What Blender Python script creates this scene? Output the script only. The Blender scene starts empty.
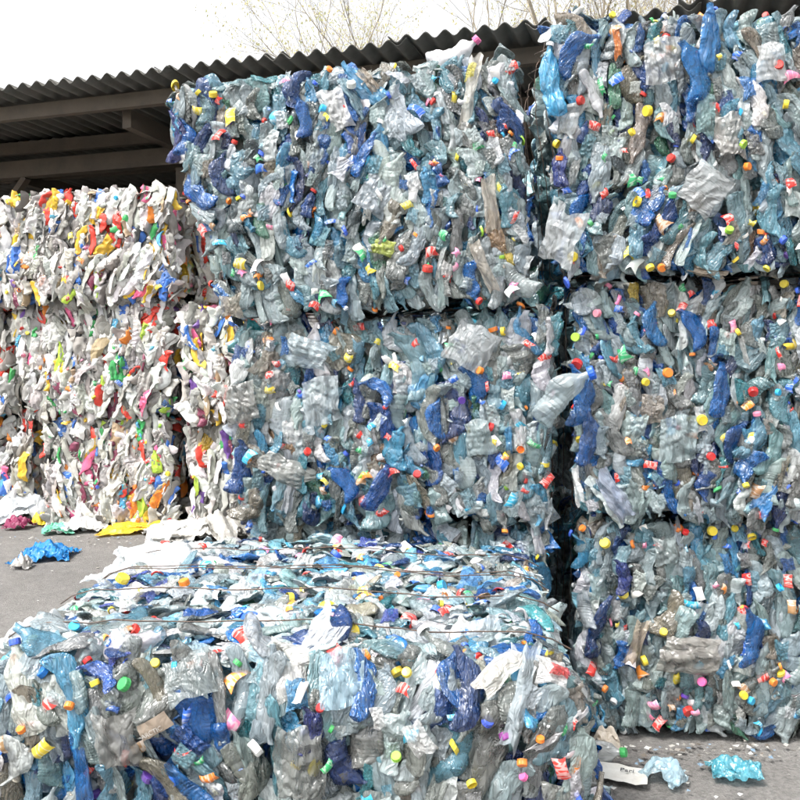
import bpy, math, random
import numpy as np
from mathutils import Vector, Matrix, Euler

sc = bpy.context.scene
COL = sc.collection
R = math.radians

# ------------------------------------------------------------------ camera
cam_d = bpy.data.cameras.new('camera')
cam = bpy.data.objects.new('camera', cam_d)
COL.objects.link(cam)
cam.location = (0, 0, 1.6)
cam.rotation_euler = (R(90 - 3.37), 0, 0)
cam_d.sensor_width = 36
cam_d.lens = 38.25
cam_d.clip_end = 500
cam_d.clip_start = 0.05
sc.camera = cam

# ------------------------------------------------------------------ sky, sun, exposure
SUN_DIR = Vector((-0.42, -0.34, 0.84)).normalized()      # towards the sun
w = bpy.data.worlds.new('World')
sc.world = w
w.use_nodes = True
nt = w.node_tree
bgn = nt.nodes['Background']
sky = nt.nodes.new('ShaderNodeTexSky')
sky.sky_type = 'NISHITA'
sky.sun_disc = False
sky.sun_elevation = math.asin(SUN_DIR.z)
sky.sun_rotation = math.atan2(SUN_DIR.x, SUN_DIR.y)
sky.dust_density = 4.0
sky.air_density = 1.0
hs = nt.nodes.new('ShaderNodeHueSaturation')             # thin white overcast
hs.inputs['Saturation'].default_value = 0.12
nt.links.new(sky.outputs[0], hs.inputs['Color'])
nt.links.new(hs.outputs[0], bgn.inputs['Color'])
bgn.inputs['Strength'].default_value = 0.15

sun_d = bpy.data.lights.new('sun', 'SUN')
sun_d.energy = 1.5
sun_d.angle = R(12)
sun_d.color = (1.0, 0.97, 0.92)
sun = bpy.data.objects.new('sun', sun_d)
COL.objects.link(sun)
sun.rotation_euler = SUN_DIR.to_track_quat('Z', 'Y').to_euler()

vs = sc.view_settings
vs.view_transform = 'Standard'
vs.look = 'None'
vs.gamma = 1
vs.exposure = 1.33
vs.use_curve_mapping = False
cy = sc.cycles
cy.max_bounces = 5
cy.diffuse_bounces = 3
cy.glossy_bounces = 2
cy.transmission_bounces = 4
cy.transparent_max_bounces = 6
cy.caustics_reflective = False
cy.caustics_refractive = False
cy.use_denoising = True
cy.use_adaptive_sampling = True
cy.adaptive_min_samples = 12
cy.adaptive_threshold = 0.06

# ------------------------------------------------------------------ materials
def new_mat(name):
    m = bpy.data.materials.new(name)
    m.use_nodes = True
    t = m.node_tree
    for n in list(t.nodes):
        t.nodes.remove(n)
    out = t.nodes.new('ShaderNodeOutputMaterial')
    return m, t, out

def N(t, typ, **kw):
    n = t.nodes.new(typ)
    for k, v in kw.items():
        if k in n.inputs:
            n.inputs[k].default_value = v
        else:
            setattr(n, k, v)
    return n

def mixc(t, fac, a, b, blend='MIX'):
    n = t.nodes.new('ShaderNodeMix')
    n.data_type = 'RGBA'
    n.blend_type = blend
    for sock, v in ((n.inputs[0], fac), (n.inputs[6], a), (n.inputs[7], b)):
        if hasattr(v, 'links') or isinstance(v, bpy.types.NodeSocket):
            t.links.new(v, sock)
        elif isinstance(v, (int, float)):
            sock.default_value = v
        else:
            sock.default_value = (*v, 1) if len(v) == 3 else v
    return n.outputs[2]

def mathn(t, op, a, b=None, clamp=False):
    n = t.nodes.new('ShaderNodeMath')
    n.operation = op
    n.use_clamp = clamp
    for i, v in enumerate((a, b)):
        if v is None:
            continue
        if isinstance(v, bpy.types.NodeSocket):
            t.links.new(v, n.inputs[i])
        else:
            n.inputs[i].default_value = v
    return n.outputs[0]

def ramp(t, sock, pts):
    n = t.nodes.new('ShaderNodeValToRGB')
    e = n.color_ramp.elements
    while len(e) < len(pts):
        e.new(0.5)
    for el, (p, c) in zip(e, pts):
        el.position = p
        el.color = (*c, 1) if len(c) == 3 else c
    t.links.new(sock, n.inputs[0])
    return n.outputs[0]

def tint_source(t, attr):
    """colour of the single piece: object colour, or the piece colour stored on a joined mesh"""
    if attr:
        a = N(t, 'ShaderNodeAttribute', attribute_name='tint')
        return a.outputs['Color'], None
    oi = N(t, 'ShaderNodeObjectInfo')
    return oi.outputs['Color'], oi.outputs['Random']

def coords(t, rnd):
    tc = N(t, 'ShaderNodeTexCoord')
    if rnd is None:
        return tc.outputs['Object']
    va = N(t, 'ShaderNodeVectorMath', operation='ADD')
    cm = N(t, 'ShaderNodeCombineXYZ')
    m = mathn(t, 'MULTIPLY', rnd, 37.0)
    for i in range(3):
        t.links.new(m, cm.inputs[i])
    t.links.new(tc.outputs['Object'], va.inputs[0])
    t.links.new(cm.outputs[0], va.inputs[1])
    return va.outputs[0]

def plastic(name, attr=False, clear=0.0, transl=0.0, rough=0.14, crease=1.0, dirt=0.4, bump=0.6, ior=1.5, vary=0.5, scale=34.0, long_folds=False):
    """thin crumpled plastic: one noise drives fine creases, uneven wall density with see-through darks and glints painted in, and dust"""
    m, t, out = new_mat(name)
    L = t.links.new
    col, rnd = tint_source(t, attr)
    co = coords(t, rnd)
    if long_folds:                                # creases run along the pressed piece
        mp = N(t, 'ShaderNodeMapping'); mp.inputs['Scale'].default_value = (1.35, 1.35, .55); L(co, mp.inputs['Vector']); co = mp.outputs[0]
    nz = N(t, 'ShaderNodeTexNoise', Scale=scale, Detail=2.0, Roughness=0.6, Distortion=0.8)
    L(co, nz.inputs['Vector'])
    fold = mathn(t, 'ABSOLUTE', mathn(t, 'SUBTRACT', nz.outputs[0], 0.5))          # sharp valley lines
    bp = N(t, 'ShaderNodeBump', Strength=bump, Distance=0.012 * crease)
    L(fold, bp.inputs['Height'])
    sx = N(t, 'ShaderNodeSeparateColor'); L(nz.outputs['Color'], sx.inputs[0])
    dens = ramp(t, sx.outputs[1], [(0.30, (1 - vary,) * 3), (0.50, (1.0,) * 3), (0.66, (1 + vary * .5,) * 3)])  # darks imitate the shaded inside showing through, lights the glints
    c = mixc(t, 1.0, col, dens, 'MULTIPLY')
    df = ramp(t, sx.outputs[2], [(0.45, (0, 0, 0)), (0.72, (dirt,) * 3)])
    c = mixc(t, df, c, mixc(t, 0.5, c, (0.24, 0.23, 0.205)))
    rg = ramp(t, sx.outputs[2], [(0.40, (rough,) * 3), (0.72, (min(1, rough + .35),) * 3)])
    p = N(t, 'ShaderNodeBsdfPrincipled')
    L(c, p.inputs['Base Color']); L(rg, p.inputs['Roughness']); L(bp.outputs[0], p.inputs['Normal'])
    p.inputs['IOR'].default_value = ior          # several wet-looking layers reflect more than one
    sh = p.outputs[0]
    if transl > 0:
        tr = N(t, 'ShaderNodeBsdfTranslucent'); L(c, tr.inputs['Color']); L(bp.outputs[0], tr.inputs['Normal'])
        mx = N(t, 'ShaderNodeMixShader', Fac=transl); L(sh, mx.inputs[1]); L(tr.outputs[0], mx.inputs[2]); sh = mx.outputs[0]
    if clear > 0:
        tp = N(t, 'ShaderNodeBsdfTransparent')
        L(mixc(t, 0.45, c, (1, 1, 1)), tp.inputs['Color'])
        mx = N(t, 'ShaderNodeMixShader'); mx.inputs[0].default_value = clear; L(sh, mx.inputs[1]); L(tp.outputs[0], mx.inputs[2]); sh = mx.outputs[0]
    L(sh, out.inputs[0])
    return m

M = {}
M['pet_clear'] = plastic('see_through_bottle_plastic', clear=0.55, rough=0.07, dirt=0.2, bump=0.7, crease=1.2, ior=2.0, vary=.3, scale=24.0, long_folds=True)
M['pet'] = plastic('crumpled_bottle_plastic', clear=0.42, rough=0.12, dirt=0.4, bump=0.9, crease=1.5, ior=2.1, vary=.4, scale=26.0, long_folds=True)
M['pet_fill'] = plastic('packed_bottle_plastic', attr=True, rough=0.12, dirt=0.5, bump=0.9, crease=1.3, ior=1.9, vary=.4, scale=30.0)
M['film'] = plastic('film_plastic', clear=0.46, rough=0.13, dirt=0.25, bump=0.9, crease=1.5, ior=2.0, vary=.35, scale=22.0, long_folds=True)
M['hdpe'] = plastic('opaque_plastic', rough=0.30, dirt=0.42, bump=0.35, crease=0.6, vary=.12)
M['hdpe_fill'] = plastic('packed_opaque_plastic', attr=True, rough=0.30, dirt=0.5, bump=0.4, crease=0.6, vary=.15)
M['cap'] = plastic('cap_plastic', rough=0.28, dirt=0.5, bump=0.06, crease=0.3, vary=.06)
M['bag'] = plastic('bag_film', transl=0.25, rough=0.25, dirt=0.12, bump=0.5, crease=0.9, vary=.15)

def label_mat():
    m, t, out = new_mat('printed_label')
    L = t.links.new
    col, rnd = tint_source(t, False)
    co = coords(t, rnd)
    mp = N(t, 'ShaderNodeMapping'); mp.inputs['Scale'].default_value = (1, 1, 3.2); L(co, mp.inputs['Vector'])
    n1 = N(t, 'ShaderNodeTexNoise', Scale=16.0, Detail=1.0)
    L(mp.outputs[0], n1.inputs['Vector'])
    f = ramp(t, n1.outputs[0], [(0.47, (0, 0, 0)), (0.49, (1, 1, 1)), (0.56, (1, 1, 1)), (0.58, (0, 0, 0))])
    c = mixc(t, f, col, mixc(t, 0.45, col, (0.75, 0.74, 0.70)))
    n2 = N(t, 'ShaderNodeTexNoise', Scale=70.0, Detail=4.0)
    L(co, n2.inputs['Vector'])
    bp = N(t, 'ShaderNodeBump', Strength=0.5, Distance=0.004); L(n2.outputs[0], bp.inputs['Height'])
    p = N(t, 'ShaderNodeBsdfPrincipled', Roughness=0.35); L(c, p.inputs['Base Color']); L(bp.outputs[0], p.inputs['Normal'])
    L(p.outputs[0], out.inputs[0])
    return m
M['label'] = label_mat()

def simple(name, base, rough=0.7, var=0.25, scale=6.0, bump=0.3, dist=0.01, col2=None, metallic=0.0, detail=6.0):
    m, t, out = new_mat(name)
    L = t.links.new
    tc = N(t, 'ShaderNodeTexCoord')
    n1 = N(t, 'ShaderNodeTexNoise', Scale=scale, Detail=detail, Roughness=0.65)
    L(tc.outputs['Object'], n1.inputs['Vector'])
    b2 = col2 if col2 else tuple(max(0, x * (1 - var)) for x in base)
    c = ramp(t, n1.outputs[0], [(0.35, base), (0.68, b2)])
    n2 = N(t, 'ShaderNodeTexNoise', Scale=scale * 7, Detail=4.0)
    L(tc.outputs['Object'], n2.inputs['Vector'])
    bp = N(t, 'ShaderNodeBump', Strength=bump, Distance=dist); L(n2.outputs[0], bp.inputs['Height'])
    p = N(t, 'ShaderNodeBsdfPrincipled', Roughness=rough, Metallic=metallic)
    L(c, p.inputs['Base Color']); L(bp.outputs[0], p.inputs['Normal'])
    L(p.outputs[0], out.inputs[0])
    return m

M['roof'] = simple('weathered_fibre_cement', (0.12, 0.115, 0.105), 0.9, scale=3.0, col2=(0.07, 0.07, 0.06), bump=0.5, dist=0.006)
M['wood'] = simple('old_timber', (0.115, 0.092, 0.068), 0.85, scale=5.0, col2=(0.08, 0.066, 0.052), bump=0.5, dist=0.004)
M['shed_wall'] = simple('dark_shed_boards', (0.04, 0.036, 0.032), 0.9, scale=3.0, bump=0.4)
M['bark'] = simple('bark', (0.42, 0.37, 0.29), 0.9, scale=9.0, col2=(0.30, 0.26, 0.20), bump=0.5)
M['wire'] = simple('baling_wire', (0.09, 0.08, 0.075), 0.5, scale=30.0, col2=(0.15, 0.09, 0.06), metallic=0.6)
M['ink'] = simple('print_ink', (0.55, 0.54, 0.51), 0.5, scale=60.0, col2=(0.3, 0.26, 0.22))
M['ink_dark'] = simple('dark_print_ink', (0.04, 0.04, 0.05), 0.5)
M['paper'] = simple('carton_paper', (0.72, 0.71, 0.68), 0.7, scale=14.0, col2=(0.58, 0.56, 0.52))

def leaf_mat():
    m, t, out = new_mat('young_leaf')
    L = t.links.new
    a = N(t, 'ShaderNodeAttribute', attribute_name='tint')
    p = N(t, 'ShaderNodeBsdfPrincipled', Roughness=0.6); L(a.outputs['Color'], p.inputs['Base Color'])
    tr = N(t, 'ShaderNodeBsdfTranslucent'); L(a.outputs['Color'], tr.inputs['Color'])
    mx = N(t, 'ShaderNodeMixShader', Fac=0.5); L(p.outputs[0], mx.inputs[1]); L(tr.outputs[0], mx.inputs[2])
    L(mx.outputs[0], out.inputs[0])
    return m
M['leaf'] = leaf_mat()

def ground_mat():
    m, t, out = new_mat('dusty_asphalt')
    L = t.links.new
    tc = N(t, 'ShaderNodeTexCoord')
    co = tc.outputs['Object']
    n1 = N(t, 'ShaderNodeTexNoise', Scale=0.9, Detail=6.0, Roughness=0.6); L(co, n1.inputs['Vector'])
    n2 = N(t, 'ShaderNodeTexNoise', Scale=7.0, Detail=7.0, Roughness=0.7); L(co, n2.inputs['Vector'])
    v = N(t, 'ShaderNodeTexVoronoi', Scale=110.0); L(co, v.inputs['Vector'])
    c1 = ramp(t, n1.outputs[0], [(0.30, (0.115, 0.109, 0.103)), (0.7, (0.215, 0.205, 0.193))])
    c2 = ramp(t, n2.outputs[0], [(0.35, (0.11, 0.105, 0.10)), (0.75, (0.24, 0.23, 0.215))])
    c = mixc(t, 0.4, c1, c2)
    gs = N(t, 'ShaderNodeSeparateColor'); L(v.outputs['Color'], gs.inputs[0])
    g = ramp(t, gs.outputs[0], [(0.0, (0.75,) * 3), (1.0, (1.2,) * 3)])
    c = mixc(t, 1.0, c, g, 'MULTIPLY')
    hh = mathn(t, 'ADD', v.outputs['Distance'], mathn(t, 'MULTIPLY', n2.outputs[0], 1.5))
    bp = N(t, 'ShaderNodeBump', Strength=0.55, Distance=0.006); L(hh, bp.inputs['Height'])
    p = N(t, 'ShaderNodeBsdfPrincipled', Roughness=0.85); L(c, p.inputs['Base Color']); L(bp.outputs[0], p.inputs['Normal'])
    L(p.outputs[0], out.inputs[0])
    return m
M['ground'] = ground_mat()

# ------------------------------------------------------------------ mesh helpers
def mesh_from(name, V, F, mat=None, smooth=True, tint=None):
    me = bpy.data.meshes.new(name)
    me.from_pydata([tuple(v) for v in V], [], [tuple(int(i) for i in f) for f in F])
    if smooth:
        me.polygons.foreach_set('use_smooth', [True] * len(me.polygons))
    if mat:
        me.materials.append(mat)
    if tint is not None:
        a = me.color_attributes.new('tint', 'FLOAT_COLOR', 'POINT')
        a.data.foreach_set('color', np.asarray(tint, np.float32).ravel())
    me.update()
    return me

def quad_mesh(name, V, F, mat, tint=None, smooth=True, sharp=None):
    """fast path for large joined meshes of quads (numpy arrays)"""
    V = np.asarray(V, np.float32); F = np.asarray(F, np.int32)
    me = bpy.data.meshes.new(name)
    me.vertices.add(len(V)); me.vertices.foreach_set('co', V.ravel())
    me.loops.add(F.size); me.loops.foreach_set('vertex_index', F.ravel())
    me.polygons.add(len(F)); me.polygons.foreach_set('loop_start', np.arange(0, F.size, F.shape[1], dtype=np.int32))
    me.polygons.foreach_set('use_smooth', np.full(len(F), smooth))
    if tint is not None:
        a = me.color_attributes.new('tint', 'FLOAT_COLOR', 'POINT')
        a.data.foreach_set('color', np.asarray(tint, np.float32).ravel())
    me.materials.append(mat)
    me.update(calc_edges=True)
    me.validate()
    if sharp:
        me.set_sharp_from_angle(angle=R(sharp))
    return me

def put(name, me, parent=None, mat4=None, color=None, **props):
    o = bpy.data.objects.new(name, me)
    COL.objects.link(o)
    if parent is not None:
        o.parent = parent
    if mat4 is not None:
        o.matrix_local = mat4
    if color is not None:
        o.color = (*color, 1)
    for k, v in props.items():
        o[k] = v
    return o

def empty(name, loc=(0, 0, 0), rot=(0, 0, 0), **props):
    o = bpy.data.objects.new(name, None)
    COL.objects.link(o)
    o.location = loc
    o.rotation_euler = rot
    o.empty_display_size = 0.1
    for k, v in props.items():
        o[k] = v
    return o

def box_mesh(name, sx, sy, sz, mat, jit=0.0, rng=None):
    x, y, z = sx / 2, sy / 2, sz / 2
    V = [(-x, -y, -z), (x, -y, -z), (x, y, -z), (-x, y, -z), (-x, -y, z), (x, -y, z), (x, y, z), (-x, y, z)]
    F = [(0, 3, 2, 1), (4, 5, 6, 7), (0, 1, 5, 4), (1, 2, 6, 5), (2, 3, 7, 6), (3, 0, 4, 7)]
    me = mesh_from(name, V, F, mat, smooth=False)
    return me

def tube(path, rad, seg=6):
    """verts and quads of a tube along a polyline"""
    path = [Vector(p) for p in path]
    V, F = [], []
    up = Vector((0.3, 0.1, 0.95)).normalized()
    for i, p in enumerate(path):
        d = (path[min(i + 1, len(path) - 1)] - path[max(i - 1, 0)])
        d = d.normalized() if d.length > 1e-9 else Vector((0, 0, 1))
        a = d.cross(up)
        if a.length < 0.05:
            a = d.cross(Vector((1, 0, 0)))
        a.normalize(); b = d.cross(a)
        r = rad[i] if hasattr(rad, '__len__') else rad
        for k in range(seg):
            t = 2 * math.pi * k / seg
            V.append(p + a * (r * math.cos(t)) + b * (r * math.sin(t)))
    for i in range(len(path) - 1):
        for k in range(seg):
            k2 = (k + 1) % seg
            F.append((i * seg + k, i * seg + k2, (i + 1) * seg + k2, (i + 1) * seg + k))
    return V, F

def tri(x):
    """triangle wave, period 1, range -1..1: gives sharp straight folds"""
    return 4 * np.abs(x - np.floor(x + 0.5)) - 1

def crumple(P, rng, k=5, freq=(5, 16), amp=0.004, squash=(1, 1, 1)):
    """sum of triangle waves in random directions: a faceted crumpled offset"""
    Q = P * np.array(squash)
    warp = np.zeros_like(P)
    for i in range(3):
        d = rng.normal(size=3); d /= np.linalg.norm(d)
        warp[:, i] = 0.012 * np.sin(Q @ d * 38 + rng.uniform(0, 6))
    Q = Q + warp
    out = np.zeros(len(P))
    for i in range(k):
        d = rng.normal(size=3); d /= np.linalg.norm(d)
        f = rng.uniform(*freq)
        out += tri(Q @ d * f + rng.uniform()) * (freq[0] / f) ** 0.6
    return out * amp / math.sqrt(k)

def smooth1(rng, n, k):
    """smooth random curve of n samples built from k knots, range about -1..1"""
    xs = np.linspace(0, 1, k); ys = rng.uniform(-1, 1, k)
    return np.interp(np.linspace(0, 1, n), xs, ys)

def bottle_arrays(seed, L=0.28, Rr=0.045, flat=0.35, nu=40, nv=64, crink=0.005, neck=True, bend=0.03, ribs=True):
    rng = np.random.default_rng(seed)
    t = np.linspace(0, 1, nv)
    r = np.ones(nv)
    r *= np.interp(t, [0, .012, .03, .06, .1, .64, .72, .80, .86, .90, .93, 1.0],
                   [.02, .55, .85, .97, 1, 1, .96, .78, .52, .37, .34, .34] if neck else [.02, .55, .85, .97, 1, 1, 1, .98, .95, .85, .6, .03])
    if ribs:
        nr = rng.integers(5, 10)
        body = ((t > .1) & (t < .66)).astype(float)
        r *= 1 - rng.uniform(.015, .06) * body * (0.5 + 0.5 * np.sin(t * nr * 2 * math.pi / .56)) ** 3
        if rng.random() < .5:                                   # a waist
            r *= 1 - 0.16 * np.exp(-((t - rng.uniform(.3, .55)) / .06) ** 2)
    f = np.clip(flat + 0.18 * smooth1(rng, nv, 7), .13, 1)
    nk = np.clip((t - .80) / .1, 0, 1) if neck else np.zeros(nv)
    f = f * (1 - nk) + nk * 1.0
    a = Rr * r * (1 + 0.45 * (1 - f)); b = Rr * r * f
    dent = (0.35 + 0.7 * smooth1(rng, nv, 6)) * (1 - nk)
    th = np.linspace(0, 2 * math.pi, nu, endpoint=False)
    T, TH = np.meshgrid(np.arange(nv), th, indexing='ij')
    x = a[T] * np.cos(TH); y = b[T] * np.sin(TH)
    y = y - dent[T] * Rr * .35 * (1 - (np.cos(TH)) ** 2) * (np.sin(TH) > 0) * 1.2
    y = y + dent[T] * Rr * .22 * (np.cos(TH)) ** 2
    # crushed spine: sharp zig-zag, bend, accordion
    zig = smooth1(rng, nv, rng.integers(4, 8))
    acc = 1 + 0.35 * smooth1(rng, nv, 8); z = np.cumsum(acc); z = (z - z[0]) / (z[-1] - z[0])
    zz = (z - .5) * L
    bx = bend * (z - .5) ** 2 * rng.choice([-1, 1]) * 2
    tw = np.cumsum(smooth1(rng, nv, 5)) / nv * .7
    ct, st = np.cos(tw)[T], np.sin(tw)[T]
    x, y = x * ct - y * st, x * st + y * ct
    x = x + (bx + zig * .006)[T]
    y = y + (smooth1(rng, nv, 7) * .006)[T]
    Z = zz[T] + 0.006 * (1 - nk[T]) * np.sin(TH * 2 + rng.uniform(0, 6))
    P = np.stack([x, y, Z], -1).reshape(-1, 3)
    # direction of displacement: away from the axis
    C = np.stack([np.zeros(nv) + bx, np.zeros(nv), zz], -1)
    D = P.reshape(nv, nu, 3) - C[:, None, :]
    D[..., 2] *= .2
    D /= (np.linalg.norm(D, axis=-1, keepdims=True) + 1e-6)
    amp = (1 - .93 * nk[T]).reshape(-1) * np.clip(r[T].reshape(-1) * 1.4, 0, 1)
    P = P + D.reshape(-1, 3) * ((crumple(P, rng, 6, (9, 30), crink, (1, 1, .55)) + crumple(P, rng, 5, (30, 60), crink * .2, (1, 1, .6))) * amp)[:, None]
    F = []
    i, j = np.meshgrid(np.arange(nv - 1), np.arange(nu), indexing='ij')
    j2 = (j + 1) % nu
    F = np.stack([i * nu + j, i * nu + j2, (i + 1) * nu + j2, (i + 1) * nu + j], -1).reshape(-1, 4)
    Pn = P.reshape(nv, nu, 3)
    top = Pn[-1].mean(0); below = Pn[-4].mean(0)
    d = top - below; d /= np.linalg.norm(d) + 1e-9
    return P, F, top, d

def film_arrays(seed, sx=0.2, sz=0.2, n=34, fold=0.016, pleat=0.0, curl=0.25, m=None, sqr=None):
    rng = np.random.default_rng(seed)
    m = m or n
    u, v = np.meshgrid(np.linspace(-1, 1, n), np.linspace(-1, 1, m), indexing='ij')
    ang = np.arctan2(v, u)
    lob = 1 + sum(rng.uniform(.03, .13) / (1 + .25 * (k - 2)) * np.sin(k * ang + rng.uniform(0, 6)) for k in (2, 3, 4))
    sq = np.maximum(np.abs(u), np.abs(v)) / (np.sqrt(u * u + v * v) + 1e-6)
    q_ = rng.uniform(.45, 1.0)
    if sqr is not None:
        q_ = sqr; lob = 1 + (lob - 1) * .3
    rr = lob * (1 + (1 / sq - 1) * (1 - q_))
    rr = 1 + (rr - 1) * np.clip(np.sqrt(u * u + v * v), 0, 1) ** 2
    x = u * rr * sx / 2; z = v * rr * sz / 2
    P = np.stack([x.ravel(), np.zeros(n * m), z.ravel()], -1)
    y = crumple(P, rng, 6, (4, 18), fold) + crumple(P, rng, 5, (20, 48), fold * .3)
    if pleat:
        f = rng.uniform(14, 26)
        y = y + pleat * tri(P[:, 0] * f + .3 * np.sin(P[:, 2] * 12)) * (.4 + .6 * np.abs(v.ravel()))
    y = y + curl * (P[:, 0] ** 2 / sx + .6 * P[:, 2] ** 2 / sz)      # edges tuck back (+y is inwards)
    P[:, 1] = y
    P[:, 0] += crumple(P, rng, 4, (5, 14), .008)
    P[:, 2] += crumple(P, rng, 4, (5, 14), .010)
    i, j = np.meshgrid(np.arange(n - 1), np.arange(m - 1), indexing='ij')
    F = np.stack([i * m + j, (i + 1) * m + j, (i + 1) * m + j + 1, i * m + j + 1], -1).reshape(-1, 4)
    return P, F

def cap_mesh(name, rad=0.0185, h=0.021, seg=28):
    V, F = [], []
    prof = [(rad * 1.0, 0), (rad * 1.02, h * .16), (rad * .95, h * .18), (rad * .97, h * .24), (rad, h * .26), (rad, h * .82), (rad * .96, h * .94), (rad * .86, h), (rad * .80, h * .97), (0.0005, h * .96)]
    for q, (r, z) in enumerate(prof):
        for k in range(seg):
            a = 2 * math.pi * k / seg
            rr = r * (1 - (.045 if (k % 2 and 3 < q < 7) else 0))
            V.append((rr * math.cos(a), rr * math.sin(a), z))
    for q in range(len(prof) - 1):
        for k in range(seg):
            k2 = (k + 1) % seg
            F.append((q * seg + k, q * seg + k2, (q + 1) * seg + k2, (q + 1) * seg + k))
    me = mesh_from(name, V, F, M['cap'], smooth=False)
    return me

# ------------------------------------------------------------------ libraries of crushed pieces
LIB = {'pet': [], 'film': [], 'hdpe': [], 'scrap': [], 'bunch': []}
for i in range(40):
    rng = random.Random(100 + i)
    kind = i % 4
    if kind == 0:   a = dict(L=rng.uniform(.24, .31), Rr=.042, flat=rng.uniform(.25, .45))
    elif kind == 1: a = dict(L=rng.uniform(.17, .22), Rr=.036, flat=rng.uniform(.25, .5))
    elif kind == 2: a = dict(L=rng.uniform(.20, .27), Rr=.050, flat=rng.uniform(.2, .35))
    else:           a = dict(L=rng.uniform(.15, .20), Rr=.044, flat=rng.uniform(.3, .55))
    if i % 5 == 2:
        a['flat'] = rng.uniform(.42, .6)
    P, F, top, d = bottle_arrays(1000 + i, crink=rng.uniform(.0035, .005) if i % 5 == 2 else rng.uniform(.006, .011), bend=rng.uniform(.02, .18), **a)
    LIB['pet'].append((quad_mesh('crushed_bottle', P, F, M['pet_clear'] if i % 5 == 2 else M['pet'], sharp=24), top, d, a['L'], a['Rr']))
for i in range(16):
    rng = random.Random(200 + i)
    P, F, top, d = bottle_arrays(3000 + i, L=rng.uniform(.14, .26), Rr=rng.uniform(.026, .042), flat=rng.uniform(.22, .5), nu=20, nv=26,
                                 crink=.009, neck=(i % 2 == 0), bend=rng.uniform(.02, .15), ribs=False)
    LIB['hdpe'].append((quad_mesh('flattened_bottle', P, F, M['hdpe'], sharp=26), top, d, .2, .04))
LIB['sheet'] = []
for i in range(14):
    rng = random.Random(450 + i)
    P, F = film_arrays(5500 + i, sx=rng.uniform(.05, .13), sz=rng.uniform(.10, .24), n=14, m=20, fold=rng.uniform(.010, .022), pleat=(.008 if i % 2 else .0), curl=rng.uniform(.3, .8))
    LIB['sheet'].append(quad_mesh('folded_sheet', P, F, M['hdpe'], sharp=22))
for i in range(18):
    rng = random.Random(300 + i)
    P, F = film_arrays(4000 + i, sx=rng.uniform(.10, .2), sz=rng.uniform(.14, .26), fold=rng.uniform(.012, .024), pleat=(.006 if i % 3 == 0 else 0), curl=rng.uniform(.2, .6))
    LIB['film'].append(quad_mesh('plastic_film', P, F, M['film'], sharp=22))
for i in range(12):
    rng = random.Random(400 + i)
    P, F = film_arrays(5000 + i, sx=rng.uniform(.05, .09), sz=rng.uniform(.2, .34), n=22, m=30, fold=.010, pleat=.012, curl=.5)
    LIB['bunch'].append(quad_mesh('film_strip', P, F, M['film'], sharp=24))
for i in range(12):
    rng = random.Random(500 + i)
    P, F = film_arrays(6000 + i, sx=rng.uniform(.018, .06), sz=rng.uniform(.03, .075), n=8, m=10, fold=.006, curl=.9)
    LIB['scrap'].append(quad_mesh('label_scrap', P, F, M['label']))
CAPS = [cap_mesh('bottle_cap'), cap_mesh('bottle_cap', .017, .017), cap_mesh('bottle_cap', .021, .019)]
# low resolution pieces for the mass deeper in the bales
LOWP = [bottle_arrays(7000 + i, L=.15 + .012 * (i % 8), Rr=.036 + .002 * (i % 5), flat=.25 + .03 * (i % 6), nu=12, nv=17, crink=.010, neck=(i % 2 == 0), bend=.1)[:2] for i in range(14)]
LOWF = [film_arrays(7200 + i, sx=.10 + .01 * (i % 6), sz=.16 + .01 * (i % 5), n=11, fold=.02, pleat=.006, curl=.5) for i in range(8)]

# ------------------------------------------------------------------ palettes (linear base colours)
PAL_PET = [((.30, .38, .395), 26), ((.215, .235, .222), 17), ((.19, .33, .365), 18), ((.44, .51, .525), 13), ((.12, .30, .39), 10), ((.06, .28, .48), 5.5),
           ((.005, .125, .40), 6), ((.003, .062, .25), 5), ((.007, .030, .13), 3), ((.035, .20, .24), 3), ((.06, .21, .13), 1.0), ((.66, .68, .68), 5), ((.25, .22, .17), 3), ((.055, .08, .09), 2)]  # last tint puts the shade of gaps between pieces into the colour
PAL_FILM = [((.42, .50, .52), 30), ((.27, .29, .275), 17), ((.68, .70, .70), 15), ((.18, .36, .43), 14), ((.015, .17, .46), 3.5), ((.29, .26, .215), 6), ((.008, .07, .29), 2.5), ((.6, .45, .06), 1.2), ((.30, .18, .10), 1.5)]
PAL_CAP = [((.78, .62, .06), 20), ((.85, .24, .03), 18), ((.04, .12, .62), 16), ((.62, .04, .03), 11), ((.06, .36, .12), 9), ((.03, .40, .70), 9), ((.80, .80, .78), 7), ((.75, .25, .36), 5), ((.35, .62, .06), 4), ((.10, .04, .30), 4), ((.02, .03, .12), 2)]
PAL_SCRAP = [((.70, .05, .04), 20), ((.80, .78, .76), 20), ((.80, .25, .04), 9), ((.75, .60, .06), 9), ((.04, .15, .6), 12), ((.05, .4, .15), 8), ((.7, .2, .35), 6), ((.05, .4, .6), 8), ((.35, .2, .1), 4)]
PAL_MIX = [((.66, .65, .62), 36), ((.46, .44, .40), 22), ((.32, .305, .285), 17), ((.20, .19, .175), 9), ((.68, .05, .03), 3.6), ((.80, .50, .04), 2.6), ((.78, .24, .03), 2.2), ((.05, .36, .10), 1.6), ((.04, .15, .50), 2.4),
           ((.10, .40, .62), 1.2), ((.20, .04, .08), 1.2), ((.05, .05, .05), 3), ((.70, .12, .25), 1.2), ((.40, .58, .06), .9), ((.16, .07, .30), .6), ((.42, .30, .18), 2)]

def pick(rng, pal, var=.14):
    tot = sum(wt for _, wt in pal)
    x = rng.uniform(0, tot)
    for c, wt in pal:
        x -= wt
        if x <= 0:
            break
    g = 1 + rng.uniform(-var, var)
    return tuple(min(.85, max(.004, ch * g * (1 + rng.uniform(-.05, .05)))) for ch in c)

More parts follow.
